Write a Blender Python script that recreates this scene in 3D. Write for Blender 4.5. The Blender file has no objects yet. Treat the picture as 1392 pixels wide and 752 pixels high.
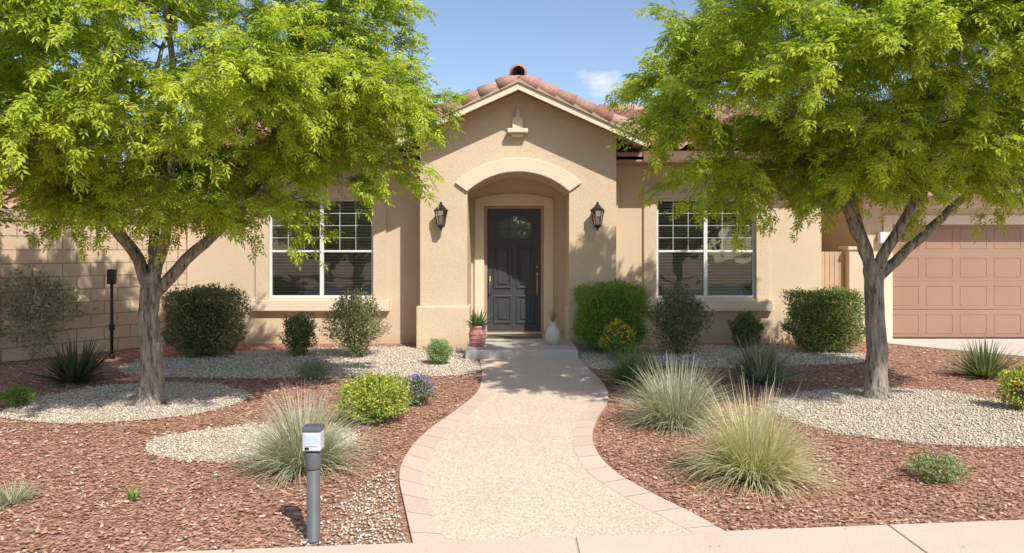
import bpy, math, random
import numpy as np
from mathutils import Vector, Matrix
random.seed(4); rng=np.random.default_rng(11)
scene=bpy.context.scene
F=1000.0; HZ=340.0; CH=1.6
def P(px,py):
    y=CH*F/(py-HZ); return ((px-696)/F*y, y)

# ------------------------------------------------------------ materials
def newmat(name):
    m=bpy.data.materials.new(name); m.use_nodes=True
    nt=m.node_tree; b=nt.nodes['Principled BSDF']; return m,nt,b
def N(nt,t,**kw):
    n=nt.nodes.new(t)
    for k,v in kw.items():
        if k in n.inputs.keys(): n.inputs[k].default_value=v
        else: setattr(n,k,v)
    return n
def c4(c): return (c[0],c[1],c[2],1)
def ramp(nt,fac,stops):
    r=nt.nodes.new('ShaderNodeValToRGB'); e=r.color_ramp.elements
    e[0].position=stops[0][0]; e[0].color=c4(stops[0][1])
    e[1].position=stops[-1][0]; e[1].color=c4(stops[-1][1])
    for p,c in stops[1:-1]:
        x=e.new(p); x.color=c4(c)
    nt.links.new(fac,r.inputs[0]); return r.outputs[0]
def bump(nt,b,h,strength=.5,dist=.01):
    n=N(nt,'ShaderNodeBump'); n.inputs['Strength'].default_value=strength; n.inputs['Distance'].default_value=dist
    nt.links.new(h,n.inputs['Height']); nt.links.new(n.outputs[0],b.inputs['Normal'])
def mixc(nt,f,a,bb,mode='MIX'):
    m=nt.nodes.new('ShaderNodeMix'); m.data_type='RGBA'; m.blend_type=mode
    if isinstance(f,float): m.inputs[0].default_value=f
    else: nt.links.new(f,m.inputs[0])
    for i,v in ((6,a),(7,bb)):
        if isinstance(v,tuple): m.inputs[i].default_value=c4(v)
        else: nt.links.new(v,m.inputs[i])
    return m.outputs[2]
def coords(nt): return nt.nodes.new('ShaderNodeTexCoord').outputs['Object']
def noise(nt,vec,scale,detail=4,rough=.6):
    n=nt.nodes.new('ShaderNodeTexNoise'); n.inputs['Scale'].default_value=scale
    n.inputs['Detail'].default_value=detail; n.inputs['Roughness'].default_value=rough
    nt.links.new(vec,n.inputs['Vector']); return n
def noisy(name,c1,c2,scale=3,fine=60,bs=.4,bd=.006,rough=.9,metal=0,finecol=.0,streak=False):
    m,nt,b=newmat(name); v=coords(nt)
    n1=noise(nt,v,scale); col=ramp(nt,n1.outputs[0],[(.3,c1),(.7,c2)])
    n2=noise(nt,v,fine,3,.7)
    if finecol>0:
        g=ramp(nt,n2.outputs[0],[(.3,(1-finecol,)*3),(.7,(1+finecol,)*3)])
        col=mixc(nt,1.0,col,g,'MULTIPLY')
    if streak:
        n3=noise(nt,v,.9,5,.65)
        g=ramp(nt,n3.outputs[0],[(.3,(.95,.94,.93)),(.62,(1.02,1.02,1.02))])
        col=mixc(nt,1.0,col,g,'MULTIPLY')
        s=nt.nodes.new('ShaderNodeSeparateXYZ'); nt.links.new(v,s.inputs[0])
        ad=nt.nodes.new('ShaderNodeMath'); ad.operation='MULTIPLY_ADD'; ad.inputs[1].default_value=.35; nt.links.new(n1.outputs[0],ad.inputs[0])
        sb=nt.nodes.new('ShaderNodeMath'); sb.operation='SUBTRACT'; nt.links.new(s.outputs[2],sb.inputs[0]); sb.inputs[1].default_value=.17
        nt.links.new(sb.outputs[0],ad.inputs[2])
        g2=ramp(nt,ad.outputs[0],[(.0,(.84,.80,.76)),(.22,(1,1,1))]); col=mixc(nt,1.0,col,g2,'MULTIPLY')
    nt.links.new(col,b.inputs['Base Color'])
    b.inputs['Roughness'].default_value=rough; b.inputs['Metallic'].default_value=metal
    b.inputs['Specular IOR Level'].default_value=.3
    bump(nt,b,n2.outputs[0],bs,bd); return m
def attrmat(name,rough=.8,noisefac=.15,trans=0,bs=.0,fine=40,spec=.3):
    m,nt,b=newmat(name)
    a=nt.nodes.new('ShaderNodeAttribute'); a.attribute_name='Col'
    if noisefac>0 or bs>0:
        v=coords(nt); n=noise(nt,v,fine,2)
        g=ramp(nt,n.outputs[0],[(.3,(1-noisefac,)*3),(.7,(1+noisefac,)*3)])
        col=mixc(nt,1.0,a.outputs['Color'],g,'MULTIPLY')
    else: col=a.outputs['Color']
    nt.links.new(col,b.inputs['Base Color']); b.inputs['Roughness'].default_value=rough
    b.inputs['Specular IOR Level'].default_value=spec
    if bs>0: bump(nt,b,n.outputs[0],bs,.008)
    if trans>0:
        t=nt.nodes.new('ShaderNodeBsdfTranslucent'); 
        c2=mixc(nt,1.0,col,(1.15,1.2,.5),'MULTIPLY'); nt.links.new(c2,t.inputs[0])
        ms=nt.nodes.new('ShaderNodeMixShader'); ms.inputs[0].default_value=trans
        nt.links.new(b.outputs[0],ms.inputs[1]); nt.links.new(t.outputs[0],ms.inputs[2])
        nt.links.new(ms.outputs[0],nt.nodes['Material Output'].inputs[0])
    return m
M={}
M['stucco']=noisy('stucco',(.69,.535,.365),(.73,.575,.40),1.2,70,.7,.014,.95,finecol=.12,streak=True)
M['trim']=noisy('stucco_trim',(.76,.63,.46),(.79,.66,.495),2,75,.45,.01,.95,finecol=.08)
M['fascia']=noisy('fascia',(.42,.30,.215),(.47,.34,.245),2,40,.1,.003,.7)
M['soffit']=noisy('soffit',(.38,.27,.20),(.43,.31,.23),2,40,.1,.003,.8)
M['darkfascia']=noisy('dark_fascia',(.18,.105,.075),(.22,.13,.095),2,40,.1,.003,.6)
M['tile']=attrmat('clay_tile',.85,.18,0,.4,30)
M['white']=noisy('vinyl_white',(.74,.73,.70),(.78,.77,.74),3,30,.05,.002,.4)
M['grille']=noisy('grille_white',(.62,.62,.59),(.66,.66,.63),3,30,.05,.002,.4)
M['black']=noisy('black_metal',(.03,.028,.027),(.045,.042,.04),8,60,.2,.002,.45,.5)
M['door']=noisy('door_paint',(.050,.052,.058),(.064,.066,.071),2,50,.1,.002,.4)
M['brass']=noisy('brass',(.42,.30,.14),(.48,.34,.16),8,60,.05,.001,.38,1)
M['garage']=noisy('garage_paint',(.345,.205,.14),(.375,.225,.155),1.5,50,.12,.003,.6)
M['wood']=noisy('gate_wood',(.52,.35,.22),(.6,.42,.27),4,40,.3,.004,.8)
M['concrete']=noisy('porch_concrete',(.44,.41,.36),(.54,.50,.44),5,70,.4,.004,.9,finecol=.14)
M['drive']=noisy('driveway_concrete',(.56,.49,.42),(.64,.57,.49),1.5,60,.3,.004,.9,finecol=.08)
M['sidewalk']=noisy('sidewalk_concrete',(.62,.48,.385),(.69,.54,.435),1.5,90,.35,.004,.9,finecol=.12)
M['asphalt']=noisy('asphalt',(.045,.045,.047),(.06,.06,.06),2,120,.5,.006,.9,finecol=.25)
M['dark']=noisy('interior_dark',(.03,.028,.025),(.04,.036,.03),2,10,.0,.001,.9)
M['blind']=noisy('blinds',(.74,.72,.66),(.78,.76,.70),3,10,.0,.001,.6)
M['post']=noisy('post_grey',(.10,.105,.115),(.125,.13,.14),6,90,.15,.002,.5)
M['head']=noisy('head_grey',(.5,.52,.52),(.58,.6,.6),9,60,.1,.002,.45)
M['screen']=noisy('pale_panel',(.40,.52,.66),(.5,.6,.72),9,60,.05,.001,.2)
M['pinkpot']=noisy('glazed_pink_pot',(.48,.20,.18),(.58,.28,.25),9,30,.2,.003,.35)
M['vase']=noisy('cream_vase',(.56,.51,.43),(.64,.59,.50),9,30,.15,.003,.4)
M['mat']=noisy('mat_coir',(.10,.07,.04),(.2,.14,.08),30,150,.8,.01,1)
M['leaf']=attrmat('leaf',.5,0,.42,0,25,.35)
M['shrubleaf']=attrmat('shrub_leaf',.6,0,.22,0,30,.3)
M['grassleaf']=attrmat('grass_leaf',.6,0,.25,0,30,.3)
M['stem']=attrmat('stem',.9,.2,0,.3,40,.1)
M['chips']=attrmat('wood_chips',.9,0,0,0,60,.15)
M['pebbles']=attrmat('pebbles',.8,0,0,0,60,.25)
def bark():
    m,nt,b=newmat('bark'); v=coords(nt)
    mp=nt.nodes.new('ShaderNodeMapping'); mp.inputs['Scale'].default_value=(1,1,.16)
    nt.links.new(v,mp.inputs[0]); n=noise(nt,mp.outputs[0],30,6,.7); n2=noise(nt,v,3,3)
    c=ramp(nt,n.outputs[0],[(.36,(.08,.06,.045)),(.47,(.32,.27,.22)),(.7,(.60,.53,.46))])
    c=mixc(nt,1.0,c,ramp(nt,n2.outputs[0],[(.3,(.8,.8,.8)),(.7,(1.15,1.12,1.1))]),'MULTIPLY')
    nt.links.new(c,b.inputs['Base Color']); b.inputs['Roughness'].default_value=.95
    b.inputs['Specular IOR Level'].default_value=.1
    bump(nt,b,n.outputs[0],1.0,.04); return m
M['bark']=bark()
def speckle(name,cols,scale,bs=.8,bd=.01,large=.12,jit=1.0,lo=(.45,.42,.4)):
    m,nt,b=newmat(name); v=coords(nt)
    vo=nt.nodes.new('ShaderNodeTexVoronoi'); vo.inputs['Scale'].default_value=scale; vo.inputs['Randomness'].default_value=jit
    nt.links.new(v,vo.inputs['Vector'])
    sep=nt.nodes.new('ShaderNodeSeparateColor'); nt.links.new(vo.outputs['Color'],sep.inputs[0])
    n=len(cols); c=ramp(nt,sep.outputs[0],[(i/(n-1),cc) for i,cc in enumerate(cols)])
    dk=ramp(nt,vo.outputs['Distance'],[(.4,(1,1,1)),(.85,lo)])
    c=mixc(nt,1.0,c,dk,'MULTIPLY')
    nn=noise(nt,v,.9,4,.6); g=ramp(nt,nn.outputs[0],[(.3,(1-large,)*3),(.7,(1+large,)*3)])
    c=mixc(nt,1.0,c,g,'MULTIPLY')
    nt.links.new(c,b.inputs['Base Color']); b.inputs['Roughness'].default_value=.92; b.inputs['Specular IOR Level'].default_value=.2
    inv=nt.nodes.new('ShaderNodeMath'); inv.operation='SUBTRACT'; inv.inputs[0].default_value=1; nt.links.new(vo.outputs['Distance'],inv.inputs[1])
    bump(nt,b,inv.outputs[0],bs,bd); return m
M['mulch']=speckle('mulch_ground',[(.20,.10,.065),(.42,.225,.145),(.50,.28,.185),(.33,.165,.105),(.56,.34,.24),(.45,.245,.16)],38,.8,.015)
M['gravel']=speckle('gravel',[(.44,.36,.27),(.62,.53,.42),(.70,.61,.49),(.52,.42,.32),(.67,.57,.45)],48,.8,.012,lo=(.6,.56,.52))
M['aggregate']=speckle('aggregate_path',[(.58,.44,.31),(.74,.605,.46),(.80,.68,.54),(.66,.51,.37),(.77,.645,.50)],85,.4,.004,.05,lo=(.72,.67,.62))
M['paver']=attrmat('paver',.9,.09,0,0,55,.2)
M['mortar']=noisy('mortar',(.50,.385,.305),(.54,.42,.335),5,80,.3,.004,.95)
def blockmat():
    m,nt,b=newmat('block_wall'); v=coords(nt)
    s=nt.nodes.new('ShaderNodeSeparateXYZ'); nt.links.new(v,s.inputs[0])
    cb=nt.nodes.new('ShaderNodeCombineXYZ'); nt.links.new(s.outputs[0],cb.inputs[0]); nt.links.new(s.outputs[2],cb.inputs[1])
    br=nt.nodes.new('ShaderNodeTexBrick'); nt.links.new(cb.outputs[0],br.inputs['Vector'])
    br.inputs['Scale'].default_value=1; br.inputs['Brick Width'].default_value=.4; br.inputs['Row Height'].default_value=.2
    br.inputs['Mortar Size'].default_value=.009; br.inputs['Mortar Smooth'].default_value=.3
    br.inputs['Color1'].default_value=(.65,.48,.325,1); br.inputs['Color2'].default_value=(.73,.55,.38,1); br.inputs['Mortar'].default_value=(.44,.31,.205,1)
    n=noise(nt,v,2,4); c=mixc(nt,1.0,br.outputs[0],ramp(nt,n.outputs[0],[(.3,(.90,.90,.90)),(.7,(1.06,1.06,1.06))]),'MULTIPLY')
    nt.links.new(c,b.inputs['Base Color']); b.inputs['Roughness'].default_value=.95
    n2=noise(nt,v,70,3)
    ad=nt.nodes.new('ShaderNodeMath'); ad.operation='MULTIPLY_ADD'; ad.inputs[1].default_value=-1.6
    nt.links.new(br.outputs['Fac'],ad.inputs[0]); nt.links.new(n2.outputs[0],ad.inputs[2])
    bump(nt,b,ad.outputs[0],.9,.013); return m
M['block']=blockmat()
def glassmat(name,tint=(.55,.58,.56),extra=.12):
    m,nt,b=newmat(name); nt.nodes.remove(b)
    tr=nt.nodes.new('ShaderNodeBsdfTransparent'); tr.inputs[0].default_value=c4(tint)
    gl=nt.nodes.new('ShaderNodeBsdfGlossy'); gl.inputs['Roughness'].default_value=.015; gl.inputs[0].default_value=(.85,.9,.88,1)
    fr=nt.nodes.new('ShaderNodeFresnel'); fr.inputs[0].default_value=1.5
    ad=nt.nodes.new('ShaderNodeMath'); ad.inputs[1].default_value=extra; nt.links.new(fr.outputs[0],ad.inputs[0])
    v=coords(nt); n=noise(nt,v,1.6,2); bp=nt.nodes.new('ShaderNodeBump'); bp.inputs['Strength'].default_value=.25; bp.inputs['Distance'].default_value=.02
    nt.links.new(n.outputs[0],bp.inputs['Height']); nt.links.new(bp.outputs[0],gl.inputs['Normal'])
    ms=nt.nodes.new('ShaderNodeMixShader'); nt.links.new(ad.outputs[0],ms.inputs[0]); nt.links.new(tr.outputs[0],ms.inputs[1]); nt.links.new(gl.outputs[0],ms.inputs[2])
    nt.links.new(ms.outputs[0],nt.nodes['Material Output'].inputs[0]); return m
M['glass']=glassmat('window_glass',(.80,.83,.80),.07)
M['lampglass']=glassmat('lamp_glass',(.85,.85,.82),.35)

# ------------------------------------------------------------ mesh helpers
def group(name,loc=(0,0,0)):
    e=bpy.data.objects.new(name,None); e.location=loc; e.empty_display_size=.2
    scene.collection.objects.link(e); return e
def put(o,parent=None):
    scene.collection.objects.link(o)
    if parent is not None:
        o.parent=parent; o.matrix_parent_inverse=Matrix.Translation(parent.location).inverted()
    return o
def npmesh(name,verts,faces,mat,parent=None,cols=None,smooth=False):
    me=bpy.data.meshes.new(name); verts=np.asarray(verts,dtype=np.float32); faces=np.asarray(faces,dtype=np.int32)
    nf,k=faces.shape
    me.vertices.add(len(verts)); me.vertices.foreach_set('co',verts.ravel())
    me.loops.add(nf*k); me.loops.foreach_set('vertex_index',faces.ravel())
    me.polygons.add(nf); me.polygons.foreach_set('loop_start',np.arange(0,nf*k,k,dtype=np.int32))
    me.polygons.foreach_set('loop_total',np.full(nf,k,dtype=np.int32))
    me.polygons.foreach_set('use_smooth',np.full(nf,smooth,dtype=bool))
    me.update(calc_edges=True); me.validate()
    if cols is not None:
        a=me.attributes.new('Col','FLOAT_COLOR','POINT')
        cc=np.ones((len(verts),4),dtype=np.float32); cc[:,:3]=cols; a.data.foreach_set('color',cc.ravel())
    me.materials.append(mat)
    o=bpy.data.objects.new(name,me); return put(o,parent)
def pymesh(name,v,f,mat,parent=None,smooth=False,bevel=0,seg=2):
    me=bpy.data.meshes.new(name); me.from_pydata(v,[],f); me.update(); me.materials.append(mat)
    if smooth: me.polygons.foreach_set('use_smooth',[True]*len(me.polygons))
    o=bpy.data.objects.new(name,me); put(o,parent)
    if bevel>0:
        b=o.modifiers.new('bev','BEVEL'); b.width=bevel; b.segments=seg; b.limit_method='ANGLE'; b.angle_limit=math.radians(40)
    return o
def boxvf(x0,x1,y0,y1,z0,z1):
    v=[(x0,y0,z0),(x1,y0,z0),(x1,y1,z0),(x0,y1,z0),(x0,y0,z1),(x1,y0,z1),(x1,y1,z1),(x0,y1,z1)]
    f=[(0,3,2,1),(4,5,6,7),(0,1,5,4),(1,2,6,5),(2,3,7,6),(3,0,4,7)]
    return v,f
def box(name,x0,x1,y0,y1,z0,z1,mat,parent=None,bevel=0):
    v,f=boxvf(x0,x1,y0,y1,z0,z1); return pymesh(name,v,f,M[mat],parent,bevel=bevel)
def boxes(name,lst,mat,parent=None,bevel=0):
    V=[];Fc=[]
    for b in lst:
        v,f=boxvf(*b); o=len(V); V+=v; Fc+=[tuple(i+o for i in q) for q in f]
    return pymesh(name,V,Fc,M[mat],parent,bevel=bevel)
def fixn(o):
    import bmesh
    bm=bmesh.new(); bm.from_mesh(o.data); bmesh.ops.recalc_face_normals(bm,faces=bm.faces); bm.to_mesh(o.data); bm.free()
def prism(name,pts,y0,y1,mat,parent=None,bevel=0):
    n=len(pts); v=[(x,y0,z) for x,z in pts]+[(x,y1,z) for x,z in pts]
    f=[tuple(range(n)),tuple(reversed(range(n,2*n)))]+[(i,i+n,(i+1)%n+n,(i+1)%n) for i in range(n)]
    o=pymesh(name,v,f,M[mat],parent,bevel=bevel); fixn(o); return o
def slab(name,pts,z0,z1,mat,parent=None,bevel=0):
    n=len(pts); v=[(x,y,z0) for x,y in pts]+[(x,y,z1) for x,y in pts]
    f=[tuple(range(n)),tuple(reversed(range(n,2*n)))]+[(i,i+n,(i+1)%n+n,(i+1)%n) for i in range(n)]
    o=pymesh(name,v,f,M[mat],parent,bevel=bevel); fixn(o); return o
def lathe(name,prof,c,mat,parent=None,seg=24,smooth=True,rot=0,flat=1):
    V=[];Fc=[]
    for r,z in prof:
        for i in range(seg):
            a=rot+2*math.pi*i/seg; V.append((c[0]+r*math.cos(a),c[1]+flat*r*math.sin(a),c[2]+z))
    for j in range(len(prof)-1):
        for i in range(seg):
            k=(i+1)%seg; Fc.append((j*seg+i,j*seg+k,(j+1)*seg+k,(j+1)*seg+i))
    Fc.append(tuple(reversed(range(seg)))); Fc.append(tuple(range((len(prof)-1)*seg,len(prof)*seg)))
    return pymesh(name,V,Fc,M[mat],parent,smooth=smooth)
def tubes(name,lst,mat,parent=None,seg=8,cols=None,smooth=True,cap=True):
    V=[];Fc=[];C=[]
    for ti,(pts,rad) in enumerate(lst):
        pts=[Vector(p) for p in pts]; n=len(pts); off=len(V)
        t0=(pts[1]-pts[0]).normalized(); ref=Vector((0,0,1)) if abs(t0.z)<.8 else Vector((1,0,0))
        for i,p in enumerate(pts):
            t=(pts[min(i+1,n-1)]-pts[max(i-1,0)]).normalized()
            a=t.cross(ref).normalized(); ref2=a.cross(t).normalized(); ref=ref2
            for k in range(seg):
                th=2*math.pi*k/seg; q=p+(a*math.cos(th)+ref2*math.sin(th))*rad[i]; V.append(tuple(q))
                if cols is not None: C.append(cols[ti])
        for i in range(n-1):
            for k in range(seg):
                kk=(k+1)%seg; Fc.append((off+i*seg+k,off+i*seg+kk,off+(i+1)*seg+kk,off+(i+1)*seg+k))
        if cap:
            for e in (0,n-1):
                base=off+e*seg
                for k in range(0,seg-2,2):
                    Fc.append((base,base+k+1,base+k+2,base+(k+3)%seg if k+3<=seg else base))
    Fc=[f for f in Fc if len(set(f))==4]
    return npmesh(name,V,np.array(Fc),M[mat] if isinstance(mat,str) else mat,parent,cols=np.array(C) if cols is not None else None,smooth=smooth)

# ------------------------------------------------------------ geometry utils
def inpoly(x,y,poly):
    ins=np.zeros(len(x),bool); n=len(poly); j=n-1
    for i in range(n):
        xi,yi=poly[i]; xj,yj=poly[j]
        c=((yi>y)!=(yj>y))&(x<(xj-xi)*(y-yi)/(yj-yi+1e-12)+xi); ins^=c; j=i
    return ins
def spline(pts,n=8):
    out=[]; m=len(pts)
    for i in range(m-1):
        p0=pts[max(i-1,0)];p1=pts[i];p2=pts[i+1];p3=pts[min(i+2,m-1)]
        for k in range(n):
            t=k/n
            out.append(tuple(.5*((2*p1[a])+(-p0[a]+p2[a])*t+(2*p0[a]-5*p1[a]+4*p2[a]-p3[a])*t*t+(-p0[a]+3*p1[a]-3*p2[a]+p3[a])*t**3) for a in range(2)))
    out.append(tuple(pts[-1])); return out
def closedspline(pts,n=6):
    q=[pts[-1]]+pts+[pts[0],pts[1]]; s=spline(q,n); return s[n:-n-1]
def blob(cx,cy,rx,ry,n=48,w=.05):
    return [(cx+rx*math.cos(a)*(1+w*math.sin(3*a+cx)+w*.5*math.sin(7*a)),cy+ry*math.sin(a)*(1+w*math.sin(2*a+cy))) for a in [2*math.pi*i/n for i in range(n)]]

# ------------------------------------------------------------ ground
v,f=[(-300,-300,0),(300,-300,0),(300,400,0),(-300,400,0)],[(0,1,2,3)]
pymesh('ground',v,f,M['mulch'])
Lo=[(650,480),(654,500),(655,515),(648,536),(620,560),(585,585),(560,610),(546,635),(543,655),(550,690),(562,745),(566,760)]
Li=[(670,480),(673,500),(673,515),(665,540),(640,565),(609,590),(587,617),(576,645),(576,663),(586,697),(606,745),(612,760)]
Ro=[(780,480),(793,496),(819,522),(827,543),(815,566),(806,588),(809,612),(832,641),(882,672),(942,702),(990,729),(1030,748)]
Ri=[(764,480),(774,498),(797,526),(803,545),(790,568),(780,590),(781,615),(800,646),(846,678),(903,708),(946,731),(980,748)]
Lo,Li,Ro,Ri=[[P(*p) for p in L] for L in (Lo,Li,Ro,Ri)]
LoS,LiS,RoS,RiS=[spline(L,10) for L in (Lo,Li,Ro,Ri)]
walk_poly=LoS+RoS[::-1]
# slightly grown outline used to keep mulch off the edging
def grow(Lp,s): return [(x+s*.035,y) for x,y in Lp]
keep_poly=grow(LoS,-1)+grow(RoS,1)[::-1]
slope=(4.28-3.92)/(2.98+.77)
def sy(x): return 3.92+(x+.77)*slope
walk=group('garden_path',(0,7,0))
def strip(name,A,B,z,mat,parent):
    n=len(A); V=[(x,y,z) for x,y in A]+[(x,y,z) for x,y in B]; Fc=[(i,i+1,n+i+1,n+i) for i in range(n-1)]
    return pymesh(name,V,Fc,M[mat],parent)
strip('aggregate_surface',LiS,RiS,.0185,'aggregate',walk)
strip('mortar_bed_a',LoS,LiS,.0160,'mortar',walk); strip('mortar_bed_b',RiS,RoS,.0160,'mortar',walk)
V=[];Fc=[];C=[]
for A,B in ((LoS,LiS),(RiS,RoS)):
    A=np.array(A);B=np.array(B); m=(A+B)/2; d=np.r_[0,np.cumsum(np.linalg.norm(np.diff(m,axis=0),axis=1))]
    n=int(d[-1]/.3); t=np.linspace(0,d[-1],n*3+1); f=lambda Q:np.c_[np.interp(t,d,Q[:,0]),np.interp(t,d,Q[:,1])]
    a,b=f(A),f(B)
    for i in range(n):
        aa=[a[3*i+k].copy() for k in range(4)]; bb=[b[3*i+k].copy() for k in range(4)]
        for S_ in (aa,bb):
            S_[0]=S_[0]+(S_[1]-S_[0])*.025; S_[3]=S_[3]+(S_[2]-S_[3])*.025
        o=len(V); V+=[(p[0],p[1],.0205) for p in aa+bb]+[(p[0],p[1],-.01) for p in aa+bb]
        for k in range(3):
            Fc.append((o+k,o+4+k,o+5+k,o+k+1)); Fc.append((o+k,o+k+1,o+9+k,o+8+k)); Fc.append((o+4+k,o+12+k,o+13+k,o+5+k))
        s=random.uniform(.97,1.03); cc=random.choice([(.65,.495,.395),(.66,.505,.405),(.64,.485,.385),(.67,.52,.42)])
        C+=[tuple(x*s for x in cc)]*16
npmesh('border_pavers',V,np.array(Fc),M['paver'],walk,cols=np.array(C))
sw=group('sidewalk',(0,3,0))
for i in range(-8,9):
    x0=i*1.8+.35; x1=x0+1.788
    slab('sidewalk_slab',[(x0,sy(x0)),(x1,sy(x1)),(x1,sy(x1)-1.7),(x0,sy(x0)-1.7)],-.02,.034,'sidewalk',sw,bevel=.006)
slab('joint_fill',[(-14,sy(-14)-.01),(15.6,sy(15.6)-.01),(15.6,sy(15.6)-1.69),(-14,sy(-14)-1.69)],-.02,.026,'mortar',sw)
slab('unseen_kerb',[(-60,sy(-60)-1.715),(60,sy(60)-1.715),(60,sy(60)-1.9),(-60,sy(-60)-1.9)],-.02,.05,'concrete')  # out of view, added behind the camera for the windows to reflect
slab('unseen_road',[(-60,sy(-60)-1.91),(60,sy(60)-1.91),(60,sy(60)-10),(-60,sy(-60)-10)],-.02,.006,'asphalt')  # unseen asphalt sheet, added so the window glass mirrors a street
drive=[(5.95,13.07),(6.1,12.75),(6.7,12.0),(7.6,10.95),(8.6,9.6),(9.2,8),(9.4,sy(9.4)+.01),(14.5,sy(14.5)+.01),(14.5,13.07)]
slab('driveway',drive,-.02,.024,'drive')
G1=[P(*p) for p in [(165,500),(200,490),(300,480),(440,474),(560,472),(632,474),(650,492),(651,506),(600,512),(480,514),(330,515),(230,513),(170,508)]]
G2=[P(*p) for p in [(784,492),(800,500),(830,503),(900,498),(1000,501),(1100,497),(1176,493),(1168,481),(1100,472),(900,470),(786,474)]]
G1=closedspline(G1,4); G2=closedspline(G2,4)
CL=blob(-4.02,7.8,1.13,1.08); CR=blob(4.0,7.22,1.38,1.3); OV=blob(-2.12,6.15,.86,.6,w=.07)
beds=[G1,G2,CL,CR,OV]
for i,b in enumerate(beds):
    pymesh('gravel_bed',[(x,y,.006) for x,y in b],[tuple(range(len(b)))],M['gravel'])
edgep=[P(*p) for p in [(425,760),(440,715),(475,675),(545,640),(556,700),(566,760)]]
def chips(n,y0,y1,smin,smax,name,parent,onpath=False):
    y=y0+(y1-y0)*rng.random(n); x=-9+18*rng.random(n)
    keep=np.abs(x)<y*.78+.6
    if onpath:
        keep&=inpoly(x,y,walk_poly)|(y<sy(x))
    else:
        for b in beds+[drive]: keep&=~inpoly(x,y,b)
        keep&=~inpoly(x,y,keep_poly); keep&=(y>sy(x)+.015)
        keep&=~(inpoly(x,y,edgep)&(rng.random(n)<.72))
    x=x[keep];y=y[keep]; m=len(x)
    L=rng.uniform(smin,smax,m); W=L*rng.uniform(.25,.6,m); th=rng.uniform(0,2*np.pi,m)
    d=np.c_[np.cos(th),np.sin(th),rng.normal(0,.18,m)]; s=np.c_[-np.sin(th),np.cos(th),rng.normal(0,.25,m)]
    zz=rng.uniform(.006,.018,m) if not onpath else np.where(y<sy(x),.039,.025)
    if onpath: d[:,2]*=.3; s[:,2]*=.3
    c=np.c_[x,y,zz]
    j=lambda: rng.uniform(.6,1.1,m)[:,None]
    V=np.stack([c-d*L[:,None]/2*j()-s*W[:,None]/2*j(),c+d*L[:,None]/2*j()-s*W[:,None]/2*j(),c+d*L[:,None]/2*j()+s*W[:,None]/2*j(),c-d*L[:,None]/2*j()+s*W[:,None]/2*j()],1).reshape(-1,3)
    pal=np.array([(.50,.265,.17),(.38,.19,.12),(.56,.335,.23),(.22,.105,.065),(.64,.44,.325),(.52,.29,.195),(.76,.61,.48),(.44,.23,.145)])
    pr=np.array([.2,.16,.17,.10,.09,.17,.035,.09]); idx=rng.choice(len(pal),m,p=pr/pr.sum())
    col=pal[idx]*rng.uniform(.82,1.18,(m,1)); col=np.repeat(col,4,0)
    npmesh(name,V,np.arange(m*4).reshape(-1,4),M['chips'],parent,cols=col)
mg=group('mulch_chips',(0,7,0))
chips(100000,3.8,7.2,.014,.036,'chips_near',mg); chips(40000,7.2,12.4,.02,.048,'chips_far',mg)
chips(350,3.2,10.5,.008,.018,'chips_strewn',mg,True)
def pebbles(name,polys,dens,r0,r1,parent,pal,feather=.03):
    Vs=[]
    for b in polys:
        bb=np.array(b); x0,y0=bb.min(0)-.2;x1,y1=bb.max(0)+.2; n=int((x1-x0)*(y1-y0)*dens)
        x=rng.uniform(x0,x1,n);y=rng.uniform(y0,y1,n)
        xx=x+rng.normal(0,feather,n); yy=y+rng.normal(0,feather,n)
        k=inpoly(xx,yy,b)&~inpoly(x,y,keep_poly)&(y>sy(x)+.01); Vs.append(np.c_[x[k],y[k]])
    c=np.concatenate(Vs); m=len(c); r=rng.uniform(r0,r1,m)
    oc=np.array([(1,0,0),(0,1,0),(-1,0,0),(0,-1,0),(0,0,1),(0,0,-1)],float)
    off=oc[None]*r[:,None,None]*rng.uniform(.65,1.25,(m,6,1)); off[:,:,2]*=.6
    th=rng.uniform(0,6.28,m); ct,st=np.cos(th)[:,None],np.sin(th)[:,None]
    ox=off[:,:,0]*ct-off[:,:,1]*st; oy=off[:,:,0]*st+off[:,:,1]*ct
    V=np.stack([c[:,0,None]+ox,c[:,1,None]+oy,.008+off[:,:,2]+rng.uniform(0,.008,(m,1))],2).reshape(-1,3)
    f=np.array([(0,1,4),(1,2,4),(2,3,4),(3,0,4),(1,0,5),(2,1,5),(3,2,5),(0,3,5)]); Fc=(np.arange(m)[:,None,None]*6+f[None]).reshape(-1,3)
    pal=np.array(pal); col=pal[rng.integers(0,len(pal),m)]*rng.uniform(.85,1.12,(m,1)); col=np.repeat(col,6,0)
    npmesh(name,V,Fc,M['pebbles'],parent,cols=col,smooth=True)
cream=[(.64,.55,.44),(.70,.62,.50),(.56,.46,.355),(.73,.66,.56),(.46,.375,.28),(.62,.50,.38)]
pg=group('gravel_pebbles',(0,7,0))
pebbles('pebbles_beds',[CL,CR,OV],1500,.009,.017,pg,cream,.045)
pebbles('pebbles_house',[G1,G2],800,.012,.022,pg,cream,.05)
pebbles('pebbles_path_edge',[edgep],1700,.005,.013,pg,cream+[(.82,.78,.72)],.09)
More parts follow.
